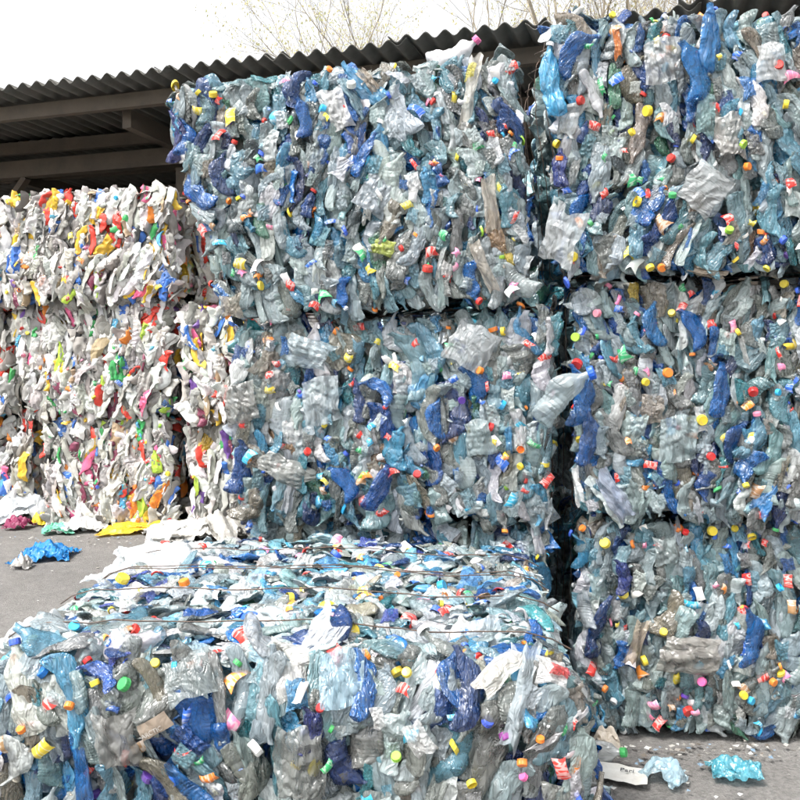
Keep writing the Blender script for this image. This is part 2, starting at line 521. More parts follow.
# ------------------------------------------------------------------ bale
class Bale:
    def __init__(s, name, label, group, category, front, z0, H, D, xl, xr, rotz=0.0, tilt=0.0, seed=1, rnd=.075, bulge=.03):
        s.rng = random.Random(seed); s.nrng = np.random.default_rng(seed)
        s.H, s.D, s.rnd = H, D, rnd
        cx = (sum(xl) + sum(xr)) / 4
        s.xl = [v - cx for v in xl]; s.xr = [v - cx for v in xr]      # (bottom, top)
        rz = Matrix.Rotation(rotz, 3, 'Z')
        c = Vector((cx, front, 0)) + rz @ Vector((0, D / 2, 0))
        s.root = empty(name, (c.x, c.y, z0), (0, tilt, rotz), label=label, category=category)
        if group:
            s.root['group'] = group
        s.ph = [s.rng.uniform(0, 6.28) for _ in range(12)]
        s.bulge = bulge
        s.named = 0; s.extra = []
        s.inv = None

    def warp(s, p, n):
        """box-local point (x in -1..1 half widths) to the bale's irregular shape"""
        v = min(1, max(0, p.z / s.H))
        xl = s.xl[0] + (s.xl[1] - s.xl[0]) * v; xr = s.xr[0] + (s.xr[1] - s.xr[0]) * v
        x = xl + (xr - xl) * (p.x * .5 + .5)
        ph = s.ph
        lump = math.sin(x * 5.1 + ph[0] + 1.3 * math.sin(p.z * 4 + ph[1])) * .5 + math.sin(p.z * 7.3 + ph[2]) * .35 + math.sin(x * 11 + p.z * 6 + ph[3]) * .3 + math.sin(p.y * 6 + ph[4]) * .4
        mid = (1 - abs(p.x) ** 3) * (1 - abs(2 * v - 1) ** 3)
        return Vector((x, p.y, p.z)) + n * (lump * s.bulge * .55 + mid * s.bulge)

    def surf(s, face, u, v, depth=0.0):
        """u, v in -1..1 -> position, outward normal, 'up' tangent, in the bale's frame"""
        W = ((s.xr[0] - s.xl[0]) + (s.xr[1] - s.xl[1])) / 2
        hw, hd, hh, r = W / 2, s.D / 2, s.H / 2, s.rnd
        if face == 'front':   p = Vector((u * hw, -hd, v * hh)); up = Vector((0, 0, 1))
        elif face == 'back':  p = Vector((-u * hw, hd, v * hh)); up = Vector((0, 0, 1))
        elif face == 'left':  p = Vector((-hw, -u * hd, v * hh)); up = Vector((0, 0, 1))
        elif face == 'right': p = Vector((hw, u * hd, v * hh)); up = Vector((0, 0, 1))
        else:                 p = Vector((u * hw, v * hd, hh)); up = Vector((0, 1, 0))
        q = Vector((max(-hw + r, min(hw - r, p.x)), max(-hd + r, min(hd - r, p.y)), max(-hh + r, min(hh - r, p.z))))
        n = (p - q).normalized()
        pos = q + n * (r - depth)
        pb = Vector((pos.x / hw, pos.y, pos.z + hh))
        pos = s.warp(pb, n)
        t = (up - n * up.dot(n))
        t = t.normalized() if t.length > 1e-3 else Vector((1, 0, 0))
        return pos, n, t

    def frame(s, pos, n, t, tilt, yaw, pitch, scale=1.0, flip=False, sc3=None):
        """piece axes: Z long, Y flat normal pointing inwards (-n), X width"""
        z = Matrix.Rotation(tilt, 3, n) @ t
        x = z.cross(n).normalized()
        z = Matrix.Rotation(pitch, 3, x) @ z
        y = -(Matrix.Rotation(pitch, 3, x) @ n)
        rot = Matrix.Rotation(yaw, 3, z)
        x = rot @ x; y = rot @ y
        if flip:
            z = -z; x = -x
        x = y.cross(z)
        m = Matrix((x, y, z)).transposed().to_4x4()
        if sc3:
            m = m @ Matrix.Diagonal((*sc3, 1))
        else:
            m = m @ Matrix.Scale(scale, 4)
        m.translation = pos
        return m

    def flow(s, u, v):
        """slow wave in the lean of the pressed layers"""
        ph = s.ph
        return .20 * math.sin(u * 3 + ph[5] + v) + .18 * math.sin(v * 4 + ph[6] + 2 * u) + .12 * math.sin(u * 9 + v * 5 + ph[7])

    def core(s, mat, pal):
        n = 26
        V, F, T = [], [], []
        for face in ('front', 'back', 'left', 'right', 'top'):
            base = len(V)
            c0 = pick(s.rng, pal, .05)
            for i in range(n):
                for j in range(n):
                    p, nn, t = s.surf(face, -1 + 2 * i / (n - 1), -1 + 2 * j / (n - 1), .10)
                    V.append(p + nn * s.rng.uniform(-.03, .015) if 0 < i < n - 1 and 0 < j < n - 1 else p)
                    c = pick(s.rng, pal)
                    T.append((*c, 1))
            for i in range(n - 1):
                for j in range(n - 1):
                    F.append((base + i * n + j, base + (i + 1) * n + j, base + (i + 1) * n + j + 1, base + i * n + j + 1))
        put('packed_core', quad_mesh('packed_core', [tuple(v) for v in V], F, mat, T, smooth=False), s.root, kind='stuff')

    def filler(s, mat, pal, counts, lean=0.0, scale=1.0, depth=(.05, .10)):
        """pieces deeper in the mass, and on the faces the photograph does not show: one joined part"""
        Vs, Fs, Ts = [], [], []; off = 0
        rng = s.rng
        for face, cnt in counts.items():
            for _ in range(cnt):
                u, v = rng.uniform(-1, 1), rng.uniform(-1, 1)
                p, n, t = s.surf(face, u, v, rng.uniform(*depth))
                P, F = rng.choice(LOWP) if rng.random() < .75 else rng.choice(LOWF)
                tl = rng.gauss(s.flow(u, v) + lean, .3) if face != 'top' else rng.uniform(0, 3.14)
                m = s.frame(p, n, t, tl, rng.uniform(-1.2, 1.2), rng.gauss(0, .12), scale * rng.uniform(.8, 1.15), rng.random() < .5)
                A = np.array(m)
                Vs.append(P @ A[:3, :3].T + A[:3, 3]); Fs.append(F + off); off += len(P)
                Ts.append(np.tile([*pick(rng, pal), 1], (len(P), 1)))
        put('packed_bottles' if mat is M['pet_fill'] else 'packed_plastic', quad_mesh('packed_pieces', np.concatenate(Vs), np.concatenate(Fs), mat, np.concatenate(Ts)), s.root, kind='stuff')

    def bottle(s, face, u, v, tilt, yaw, depth, color, scale=1.0, which=None, cap=None, flip=None, pitch=None, slim=1.0):
        rng = s.rng
        me, top, d, L, Rr = LIB['pet'][rng.randrange(len(LIB['pet'])) if which is None else which]
        p, n, t = s.surf(face, u, v, depth)
        m = s.frame(p, n, t, tilt, yaw, (rng.gauss(0, .06) if face != 'top' else rng.gauss(0, .3)) if pitch is None else pitch, 1, (rng.random() < .5) if flip is None else flip, (scale * slim, scale * slim, scale))
        s.named += 1
        if s.named > 300:                       # past 300: into the joined mass
            s.extra.append((rng.choice(LOWP), m, color))
            return None
        o = put('crushed_bottle', me, s.root, m, color)
        if cap is not None:
            z = Vector(d).normalized(); q = Vector((0, 0, 1)).rotation_difference(z).to_matrix().to_4x4() @ Matrix.Diagonal((1 / slim, 1 / slim, 1, 1))
            q.translation = Vector(top) - z * .008
            put('cap', rng.choice(CAPS), o, q, cap)
        return o

    def flush(s):
        """join what went past the limit"""
        if not s.extra:
            return
        Vs, Fs, Ts, off = [], [], [], 0
        for (P, F), m, c in s.extra:
            A = np.array(m)
            Vs.append(P @ A[:3, :3].T + A[:3, 3]); Fs.append(F + off); off += len(P); Ts.append(np.tile([*c, 1], (len(P), 1)))
        put('packed_bottles', quad_mesh('packed_pieces', np.concatenate(Vs), np.concatenate(Fs), M['pet_fill'], np.concatenate(Ts)), s.root, kind='stuff')

    def columns(s, face, colw, step, pal, bottles=True, lean=0.0, capp=.3, sc=1.0, dens=1.0, spread=(.05, .8), slim=1.0, vmin=-1.0, vmax=1.0, half=.09):
        """pressed layers: ragged columns of flattened pieces following the slow wave"""
        rng = s.rng
        W = ((s.xr[0] - s.xl[0]) + (s.xr[1] - s.xl[1])) / 2 if face in ('front', 'top') else s.D
        Hh = s.H if face != 'top' else s.D
        nc = max(2, int(W / colw))
        lim = 1 - half / (Hh / 2)
        order = list(range(nc)); rng.shuffle(order)
        for c in order:
            z = rng.uniform(0, step)
            while z < Hh * 1.0:
                v = 2 * z / Hh - 1
                u = -1 + (2 * c + 1) / nc + rng.gauss(0, .28) * colw * 2 / W
                u = max(-.96, min(.96, u)); vv = max(-lim, min(lim, v))
                if rng.random() < dens and vmin <= v <= vmax:
                    yaw = rng.choice([-1, 1]) * rng.uniform(*spread) * rng.choice([.3, 1, 1])
                    tl = s.flow(u, v) + lean + rng.gauss(0, .22) + (0 if face != 'top' else rng.choice([0, 1.57, .8, -.8]))
                    dp = rng.uniform(.010, .036)
                    if bottles:
                        s.bottle(face, u, vv, tl, yaw, dp, pick(rng, pal), sc * rng.uniform(.78, 1.15), cap=pick(rng, PAL_CAP) if rng.random() < capp else None, slim=slim * rng.uniform(.7, 1.35))
                    else:
                        me, top, d, L, Rr = rng.choice(LIB['hdpe'])
                        p, n, t = s.surf(face, u, vv, dp)
                        put('flattened_bottle', me, s.root, s.frame(p, n, t, tl, yaw, rng.gauss(0, .06), 1, rng.random() < .5, (sc * rng.uniform(.65, 1.0), sc * .8, sc * rng.uniform(.9, 1.35))), pick(rng, pal))
                z += step * rng.uniform(.65, 1.4)

    def films(s, face, cnt, pal, big=1.0, name='plastic_film', lib='film', lean=0.0, depth=(-.005, .04), region=None):
        rng = s.rng
        for _ in range(cnt):
            u, v = (rng.uniform(-.96, .96), rng.uniform(-.96, .96)) if region is None else (rng.uniform(region[0], region[1]), rng.uniform(region[2], region[3]))
            p, n, t = s.surf(face, u, v, rng.uniform(*depth))
            tl = s.flow(u, v) + lean + rng.gauss(0, .25) if face != 'top' else rng.uniform(0, 6.28)
            put(name, rng.choice(LIB[lib]), s.root, s.frame(p, n, t, tl, rng.uniform(-.5, .5), rng.gauss(0, .09 if face != 'top' else .35), big * rng.uniform(.55, 1.1), rng.random() < .5), pick(rng, pal))

    def caps(s, face, cnt, depth=(-.012, .012)):
        rng = s.rng
        for _ in range(cnt):
            u, v = rng.uniform(-.96, .96), rng.uniform(-.96, .96)
            p, n, t = s.surf(face, u, v, rng.uniform(*depth))
            s.cap_at(p, n, pick(rng, PAL_CAP))

    def cap_at(s, p, n, col, scale=1.0, spread=.75):
        rng = s.rng
        ax = (n + Vector((rng.gauss(0, spread), rng.gauss(0, spread), rng.gauss(0, spread)))).normalized()
        q = Vector((0, 0, 1)).rotation_difference(ax).to_matrix().to_4x4() @ Matrix.Scale(scale * rng.uniform(.85, 1.1), 4)
        q.translation = p
        put('loose_cap', rng.choice(CAPS), s.root, q, col)

    def scraps(s, face, cnt, depth=(-.02, .012)):
        rng = s.rng
        for _ in range(cnt):
            u, v = rng.uniform(-.96, .96), rng.uniform(-.96, .96)
            p, n, t = s.surf(face, u, v, rng.uniform(*depth))
            put('label_scrap', rng.choice(LIB['scrap']), s.root, s.frame(p, n, t, rng.uniform(0, 3.14), rng.uniform(-.8, .8), rng.gauss(0, .3), rng.uniform(.4, .9)), pick(rng, PAL_SCRAP))

    def wires(s, ys, sag=.006, faces=('left', 'top', 'right')):
        rng = s.rng
        for y in ys:
            path = []
            for face in faces:
                for k in range(25):
                    a = -1 + 2 * k / 24
                    if face == 'left':   p, n, t = s.surf('left', -y, a)
                    elif face == 'right': p, n, t = s.surf('right', y, -a)
                    else:                p, n, t = s.surf('top', a, y)
                    path.append(p + n * ((.022 if face == 'top' else -.01) + rng.uniform(-.003, .003)) + Vector((0, rng.gauss(0, .004), 0)))
            V, F = tube(path, .0020, 5)
            put('baling_wire', mesh_from('baling_wire', V, F, M['wire']), s.root)

    def uv(s, px, py, Y):
        """front-face u, v of a spot seen at distance Y along the camera axis (800 px photograph)"""
        X = (px - 400) * Y / 850; Z = 1.6 + (350 - py) * Y / 850
        c = s.root.location
        z = (Z - c.z)
        v = z / s.H
        xl = s.xl[0] + (s.xl[1] - s.xl[0]) * v; xr = s.xr[0] + (s.xr[1] - s.xr[0]) * v
        xloc = X - c.x
        return max(-.99, min(.99, 2 * (xloc - xl) / (xr - xl) - 1)), max(-.99, min(.99, 2 * v - 1))

def blue_bale(b, colw=.052, step=.098, caps=8, scr=80, films=44, strips=34, small=60, lean=0.0, side=90, top=70, sc=.72, slim=.80, front_fill=260, rim=True, vmin=-1.0, capp=.26):
    b.core(M['pet_fill'], PAL_PET)
    b.filler(M['pet_fill'], PAL_PET, {'front': front_fill, 'left': side, 'right': side, 'top': top, 'back': 40}, lean, .75)
    rng = b.rng
    if rim:                                     # the ragged upper rim
        for k in range(26):
            u = -1 + 2 * (k + rng.random()) / 26
            b.bottle('top', u * .97, rng.uniform(-.96, -.6), rng.uniform(.7, 2.4), rng.uniform(-.5, .5), rng.uniform(-.01, .03), pick(rng, PAL_PET), sc, cap=pick(rng, PAL_CAP) if rng.random() < .4 else None)
        b.films('top', 18, PAL_FILM, .65, region=(-.95, .95, -.97, -.6))
    b.columns('front', colw, step, PAL_PET, lean=lean, sc=sc, slim=slim, vmin=vmin, capp=capp)
    b.films('front', films, PAL_FILM, .62)
    b.films('front', small, PAL_FILM + PAL_PET, .36, depth=(-.012, .012))
    b.films('front', strips, PAL_FILM + PAL_PET, .62, 'film_strip', 'bunch', lean)
    b.caps('front', caps // 2); b.scraps('front', scr)

# ------------------------------------------------------------------ the setting: ground
def ground():
    n = 60
    xs = np.concatenate([[-150, -60, -25], np.linspace(-10, 8, n), [25, 60, 150]])
    ys = np.concatenate([[-60, -20, -5], np.linspace(0, 14, n), [30, 80, 200]])
    X, Y = np.meshgrid(xs, ys, indexing='ij')
    Z = .006 * np.sin(X * 1.3 + Y * .7) + .005 * np.sin(Y * 2.1 - X * .6) - .012
    P = np.stack([X, Y, Z], -1).reshape(-1, 3)
    a, b = X.shape
    i, j = np.meshgrid(np.arange(a - 1), np.arange(b - 1), indexing='ij')
    F = np.stack([i * b + j, (i + 1) * b + j, (i + 1) * b + j + 1, i * b + j + 1], -1).reshape(-1, 4)
    put('ground', quad_mesh('ground', P, F, M['ground']), kind='structure')
ground()

# ------------------------------------------------------------------ shed with corrugated roof
def shed():
    rng = random.Random(5)
    ang = -R(18.4)
    root = empty('open_shed', (-2.89, 7.74, 0), (0, 0, ang), label='open timber shed with dark corrugated roof behind the bales', category='shed')
    # local x runs along the eave (to the right and nearer), local y goes back under the roof
    pitch = .146; waves = 7; wsh = pitch * waves; slope = -.03
    Zr = 3.88
    def sheet(seed, ln):
        r2 = random.Random(seed)
        nx = waves * 10 + 1; ny = 4
        V, F = [], []
        for side in (0, 1):
            for j in range(ny):
                for i in range(nx + 10):
                    x = i / 10 * pitch
                    V.append((x, j / (ny - 1) * ln, .025 * math.cos(2 * math.pi * x / pitch) - side * .008))
        m = (nx + 10)
        N1 = m * ny
        for j in range(ny - 1):
            for i in range(m - 1):
                a = j * m + i
                F.append((a, a + 1, a + m + 1, a + m)); F.append((N1 + a, N1 + a + m, N1 + a + m + 1, N1 + a + 1))
        for i in range(m - 1):
            F.append((i, N1 + i, N1 + i + 1, i + 1))
            a = (ny - 1) * m + i
            F.append((a, a + 1, N1 + a + 1, N1 + a))
        for j in range(ny - 1):
            a = j * m; F.append((a, a + m, N1 + a + m, N1 + a))
            a = j * m + m - 1; F.append((a, N1 + a, N1 + a + m, a + m))
        return mesh_from('roof_sheet', V, F, M['roof'])
    ln = 1.6
    sm = sheet(1, ln)
    for row in range(4):
        for k in range(-11, 9):
            y = -.35 + row * (ln - .15)
            m = Matrix.Translation((k * wsh, y + rng.gauss(0, .025), Zr - (y + .35) * .03 + .016 * (k % 2) + rng.gauss(0, .006) - row * .012)) @ Matrix.Rotation(-.03 + rng.gauss(0, .002), 4, 'X') @ Matrix.Rotation(rng.gauss(0, .001), 4, 'Z')
            put('roof_sheet', sm, root, m)
    def beam(name, x0, x1, y, z, th, hh, jit=.0):
        me = box_mesh(name, x1 - x0, th, hh, M['wood'])
        put(name, me, root, Matrix.Translation(((x0 + x1) / 2, y, z)) @ Matrix.Rotation(rng.gauss(0, .003), 4, 'Y'))
    for y, z in ((-.02, Zr - .11), (.95, Zr - .15), (2.0, Zr - .19), (3.1, Zr - .22), (4.3, Zr - .25)):
        beam('purlin', -12, 9.5, y, z - .01, .07, .12)
    for k in range(-5, 4):
        x = k * 2.6 + .45
        me = box_mesh('rafter', .09, 4.8, .16, M['wood'])
        put('rafter', me, root, Matrix.Translation((x, 2.5, Zr - .30)) @ Matrix.Rotation(-.03, 4, 'X'))
        for y in (1.0, 4.8):
            put('post', box_mesh('post', .14, .12, Zr - .46, M['wood']), root, Matrix.Translation((x + .02, y, (Zr - .46) / 2 - .03)))
        br = box_mesh('brace', .06, .08, .95, M['wood'])
        put('brace', br, root, Matrix.Translation((x + .36, 1.0, Zr - .80)) @ Matrix.Rotation(.75, 4, 'Y'))
    beam('wall_plate', -12, 9.5, 1.0, Zr - .37, .13, .17)
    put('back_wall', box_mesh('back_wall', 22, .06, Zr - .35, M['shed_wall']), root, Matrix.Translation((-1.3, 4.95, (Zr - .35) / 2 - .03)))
shed()

# ------------------------------------------------------------------ trees beyond the roof
def tree(name, label, loc, height, seed, leaves=900, spread=1.0, col=((.42, .40, .14), (.5, .46, .2), (.36, .40, .12))):
    rng = random.Random(seed)
    root = empty(name, loc, (0, 0, 0), label=label, category='tree', group='trees beyond the shed roof')
    V, F, tips = [], [], []
    TV, TF = [], []
    def grow(p, d, length, r, lvl):
        n = 5
        path = [p.copy()]; rad = [r]
        for i in range(n):
            d = (d + Vector((rng.gauss(0, .13), rng.gauss(0, .13), rng.gauss(.05, .09)))).normalized()
            p = p + d * (length / n)
            path.append(p.copy()); rad.append(r * (1 - .55 * (i + 1) / n))
            if lvl >= 2:
                tips.append(p.copy())
            if lvl < 4 and i >= 1:
                for _ in range(2 if lvl in (0, 1, 2) else 1):
                    if rng.random() < .95:
                        sd = (d + Vector((rng.gauss(0, .75) * spread, rng.gauss(0, .75) * spread, rng.gauss(.15, .35)))).normalized()
                        grow(p.copy(), sd, length * rng.uniform(.45, .68), r * (1 - .5 * (i + 1) / n) * .55, lvl + 1)
        a, b = tube(path, rad, 6 if lvl < 2 else 4)
        VV, FF = (TV, TF) if lvl == 0 else (V, F)
        o = len(VV); VV.extend(a); FF.extend(tuple(i + o for i in f) for f in b)
    grow(Vector((0, 0, -.1)), Vector((0, 0, 1)), height * .55, height * .012, 0)
    put('trunk', mesh_from('trunk', TV, TF, M['bark']), root)
    br = put('branches', mesh_from('branches', V, F, M['bark']), root)
    br['kind'] = 'stuff'
    LV, LF, LT = [], [], []
    for k in range(leaves):
        p = rng.choice(tips) + Vector((rng.gauss(0, .06), rng.gauss(0, .06), rng.gauss(0, .06)))
        a = Vector((rng.gauss(0, 1), rng.gauss(0, 1), rng.gauss(0, 1))).normalized(); b = a.orthogonal().normalized()
        s = rng.uniform(.018, .042)
        o = len(LV); c = rng.choice(col)
        LV += [p - a * s, p + b * s * .5, p + a * s, p - b * s * .5]; LF.append((o, o + 1, o + 2, o + 3)); LT += [(*c, 1)] * 4
    cr = put('crown', mesh_from('crown', LV, LF, M['leaf'], False, LT), root)
    cr['kind'] = 'stuff'
PALE = ((.62, .57, .30), (.68, .62, .38), (.56, .57, .28))
DULL = ((.48, .42, .22), (.56, .50, .28), (.42, .34, .20))
tree('young_leaf_tree', 'thin tree in pale yellow bud, leftmost of the trees above the roof', (-.7, 17, 0), 10.2, 11, 5200, .8, PALE)
tree('young_leaf_tree', 'budding tree above the roof over the middle blue stack', (1.6, 16, 0), 10.8, 23, 5200, .9, PALE)
tree('bare_tree', 'brown branched tree above the gap between the tall blue stacks', (3.9, 14.5, 0), 10.5, 37, 5200, 1.1, DULL)
tree('bare_tree', 'branched tree above the roof at the right picture edge', (6.3, 15.0, 0), 11.0, 41, 5200, 1.1, DULL)
tree('bare_tree', 'taller thin tree farther behind the right-hand blue stack', (6.2, 20, 0), 12.5, 43, 4200, 1.0, DULL)

# ------------------------------------------------------------------ blue bottle bales
G_MID, G_RIGHT = 'blue bottle bales of the middle stack', 'blue bottle bales of the right stack'
RZ = -R(7)
b1 = Bale('bottle_bale', 'tilted top bale of crushed clear bottles on the middle blue stack', G_MID, 'bale', 3.42, 1.745, .98, 1.1, (-.76, -.95), (.53, .55), RZ, -R(3.2), 21)
blue_bale(b1)
b2 = Bale('bottle_bale', 'second bale of crushed clear bottles under the tilted top bale, with one bottle jutting out', G_MID, 'bale', 3.47, .87, .87, 1.1, (-.72, -.72), (.64, .68), RZ, -R(1.8), 22)
blue_bale(b2, caps=6, films=64, sc=.85, colw=.058, rim=False)
b3 = Bale('bottle_bale', 'bottom bale of the middle stack, almost hidden behind the low front bale', G_MID, 'bale', 3.52, 0, .88, 1.1, (-.70, -.70), (.62, .66), RZ, 0, 23)
blue_bale(b3, caps=2, films=8, colw=.16, step=.2, scr=4, strips=4, small=0, rim=False)
r1 = Bale('bottle_bale', 'top bale of crushed bottles on the right-hand blue stack, under the roof edge', G_RIGHT, 'bale', 3.28, 1.885, 1.0, 1.1, (.62, .57), (2.05, 2.05), RZ * .5, -R(.8), 31)
blue_bale(r1)
r2 = Bale('bottle_bale', 'middle bale of crushed bottles on the right-hand blue stack', G_RIGHT, 'bale', 3.36, .905, .975, 1.1, (.70, .69), (2.12, 2.1), RZ * .5, 0, 32)
blue_bale(r2, rim=False)
r3 = Bale('bottle_bale', 'bottom bale of crushed bottles standing on the asphalt in the right-hand stack', G_RIGHT, 'bale', 3.42, 0, .905, 1.1, (.72, .72), (2.15, 2.15), RZ * .5, 0, 33)
blue_bale(r3, rim=False)
for zb, hb, sd, lb in ((0, .9, 61, 'bottom'), (.9, .95, 62, 'middle'), (1.85, .75, 63, 'upper')):
    rb = Bale('bottle_bale', lb + ' bale of the dark blue stack seen only through the gap between stacks', 'blue bottle bales of the hidden rear stack', 'bale', 4.85, zb, hb, 1.1, (-.1, -.1), (1.5, 1.5), 0, 0, sd)
    rb.core(M['pet_fill'], PAL_PET)
    rb.filler(M['pet_fill'], PAL_PET, {'front': 200, 'left': 40, 'right': 40, 'top': 50})
    rb.columns('front', .2, .2, PAL_PET)
fg = Bale('bottle_bale', 'low bale of crushed bottles standing alone in front, its bright top and wires showing', None, 'bale', 2.03, 0, .85, 1.36, (-1.12, -1.10), (.67, .44), -R(4), 0, 47, rnd=.14)
blue_bale(fg, caps=6, top=240, colw=.056, step=.105, sc=.76, slim=.78, vmin=-.45)
fg.columns('top', .075, .095, PAL_PET, sc=.58, spread=(.0, .5), capp=.3)
PAL_TOP = [((.60, .66, .68), 40), ((.72, .74, .74), 25), ((.36, .52, .60), 10), ((.10, .34, .70), 8), ((.06, .10, .45), 5), ((.5, .48, .42), 5)]  # whitened tints: the burnt-out light on the top is put into the colour
fg.films('top', 250, PAL_TOP, .42, depth=(-.01, .02))
fg.caps('top', 10); fg.scraps('top', 90)
fg.wires((-.74, -.30, .10, .16, .52), faces=('top',))

# ------------------------------------------------------------------ mixed bales under the shed
def mixed_bale(label, front, z0, H, xl, xr, seed, lean=.0, dens=1.0, D=1.1, rotz=-R(7), tilt=-R(1.5), full=True):
    b = Bale('mixed_plastic_bale', label, 'mixed white plastic bales by the shed', 'bale', front, z0, H, D, xl, xr, rotz, tilt, seed, bulge=.04)
    b.core(M['hdpe_fill'], PAL_MIX)
    b.filler(M['hdpe_fill'], PAL_MIX, {'front': 420 if full else 160, 'left': 60, 'right': 60, 'top': 80}, lean, .9, (.02, .10))
    b.columns('front', .095, .14, PAL_MIX, bottles=False, lean=lean, dens=dens, sc=1.0)
    b.films('front', 120 if full else 50, PAL_MIX, 1.2, 'folded_sheet', 'sheet', lean, (-.01, .04))
    b.films('front', 24 if full else 10, [((.76, .76, .74), 30), ((.6, .58, .54), 10), ((.7, .06, .04), 3), ((.8, .5, .04), 3), ((.05, .2, .6), 3)], .8, lean=lean)
    b.scraps('front', 22 if full else 8); b.caps('front', 6 if full else 2)
    for k in range(14):
        rng = b.rng
        p, n, t = b.surf('top', rng.uniform(-.95, .95), rng.uniform(-.98, -.7), .01)
        put('flattened_bottle', rng.choice(LIB['hdpe'])[0], b.root, b.frame(p, n, t, rng.uniform(.6, 2.4), rng.uniform(-.5, .5), 0, .85), pick(rng, PAL_MIX))
    return b
YA = 7.45
a1 = mixed_bale('topmost white mixed plastic bale beneath the shed roof', YA - .1, 2.0, .95, (-3.95, -3.95), (-1.86, -1.86), 51, -.2)
a2 = mixed_bale('middle white mixed plastic bale of the stack by the shed', YA, 1.0, 1.06, (-3.35, -3.45), (-1.98, -1.92), 52, -.2)
a3 = mixed_bale('bottom white mixed plastic bale on the asphalt, bags at its foot', YA + .05, 0, 1.0, (-3.2, -3.2), (-1.98, -1.98), 53, -.05)
mixed_bale('upper white mixed plastic bale partly hidden behind the tall blue stack', 7.75, 1.98, .95, (-1.9, -1.9), (-.6, -.6), 54, 0, .7, full=False)
mixed_bale('middle white mixed plastic bale squeezed beside the blue stack, red pieces showing', 7.2, .98, 1.0, (-1.9, -1.9), (-.6, -.6), 55, .1, .9, full=False)
mixed_bale('bottom white mixed plastic bale beside the foot of the blue stack', 7.3, 0, .98, (-1.86, -1.86), (-.6, -.6), 56, .1, .9, full=False)
mixed_bale('middle white mixed plastic bale cut by the left picture edge', 7.95, .98, 1.04, (-4.9, -4.9), (-3.52, -3.5), 57, 0, .7, full=False)
mixed_bale('bottom grey mixed plastic bale cut by the left picture edge', 8.0, 0, .98, (-4.9, -4.9), (-3.4, -3.4), 58, 0, .7, full=False)

# ------------------------------------------------------------------ single pieces one can pick out in the bales
def film_at(b, px, py, Y, size, color, tilt=0.0, lib='film', which=0, name='plastic_film', depth=-.012, face='front', yaw=0.0):
    u, v = b.uv(px, py, Y)
    p, n, t = b.surf(face, u, v, depth)
    size *= .78 if b is fg else .85
    return put(name, LIB[lib][which % len(LIB[lib])], b.root, b.frame(p, n, t, tilt, yaw, 0, size), color)
def bot_at(b, px, py, Y, color, tilt=0.0, scale=1.0, which=0, cap=None, depth=.0, yaw=.45, flip=False):
    u, v = b.uv(px, py, Y)
    b.named = min(b.named, 290)
    return b.bottle('front', u, v, tilt, yaw, depth, color, scale * (.68 if b is fg else .82), which, cap, flip, 0, .8)
def cap_px(b, px, py, Y, color, scale=1.0):
    u, v = b.uv(px, py, Y)
    p, n, t = b.surf('front', u, v, -.008)
    b.cap_at(p, n, color, scale * (.62 if b is fg else .85), .9)
WHITE, CREAM, TAN = (.80, .80, .79), (.72, .69, .62), (.40, .33, .25)
SKY_B, BLUE, NAVY = (.04, .35, .60), (.005, .13, .42), (.003, .04, .17)
YEL, ORA, RED, GRN = (.80, .62, .05), (.85, .24, .03), (.65, .03, .03), (.05, .38, .10)
# top bale of the middle stack
film_at(b1, 366, 112, 3.4, .75, WHITE, .3, 'film', 1)
film_at(b1, 375, 110, 3.36, .28, RED, .5, 'scrap', 3, 'label_scrap', -.03)
bot_at(b1, 337, 117, 3.4, BLUE, .1, .9, 2)
film_at(b1, 398, 86, 3.4, .55, TAN, .6, 'bunch', 2, 'film_strip')
film_at(b1, 178, 112, 3.45, .7, SKY_B, .1, 'film', 4)
film_at(b1, 180, 142, 3.45, .45, WHITE, 0, 'film', 7)
bot_at(b1, 198, 125, 3.45, (.015, .025, .18), -.1, 1.0, 0)
bot_at(b1, 240, 165, 3.4, NAVY, .1, .9, 6)
film_at(b1, 498, 105, 3.38, 1.0, CREAM, -.25, 'bunch', 5, 'film_strip')
film_at(b1, 500, 85, 3.36, .35, (.7, .62, .08), -.3, 'film', 3, depth=-.02)
film_at(b1, 513, 215, 3.38, .9, (.42, .38, .32), .05, 'bunch', 1, 'film_strip', -.03)
film_at(b1, 503, 275, 3.38, .9, (.42, .38, .32), .35, 'bunch', 4, 'film_strip', -.03)
film_at(b1, 404, 250, 3.4, .5, (.5, .58, .10), 1.2, 'film', 6)
film_at(b1, 438, 190, 3.4, .55, WHITE, .2, 'film', 9)
film_at(b1, 243, 298, 3.4, .6, (.45, .40, .32), .0, 'film', 10)
# second bale of the middle stack
film_at(b2, 340, 400, 3.42, 1.15, (.40, .46, .48), .1, 'film', 0, depth=-.03)
film_at(b2, 330, 350, 3.42, 1.0, (.36, .44, .47), 1.2, 'film', 5, depth=-.03)
film_at(b2, 300, 470, 3.42, 1.0, (.30, .31, .29), 1.1, 'film', 8, depth=-.03)
film_at(b2, 495, 350, 3.42, 1.1, (.42, .45, .46), -.5, 'film', 11, depth=-.035)
film_at(b2, 500, 440, 3.42, 1.0, (.30, .38, .39), .2, 'film', 14, depth=-.03)
film_at(b2, 255, 400, 3.42, .9, (.30, .30, .28), .2, 'film', 2, depth=-.03)
bot_at(b2, 402, 385, 3.4, BLUE, 1.0, .9, 1, depth=-.02)
bot_at(b2, 382, 400, 3.4, NAVY, .1, .9, 8)
bot_at(b2, 365, 480, 3.4, BLUE, .6, .95, 2, depth=-.02)
bot_at(b2, 400, 490, 3.4, (.004, .085, .34), -.5, .95, 10, depth=-.02)
bot_at(b2, 455, 420, 3.42, BLUE, .1, .9, 6)
for px, py, c in ((504, 373, ORA), (522, 407, (.03, .40, .72)), (510, 429, RED), (437, 476, RED), (541, 453, ORA), (541, 469, YEL), (528, 335, YEL)):
    cap_px(b2, px, py, 3.42, c, 1.1)
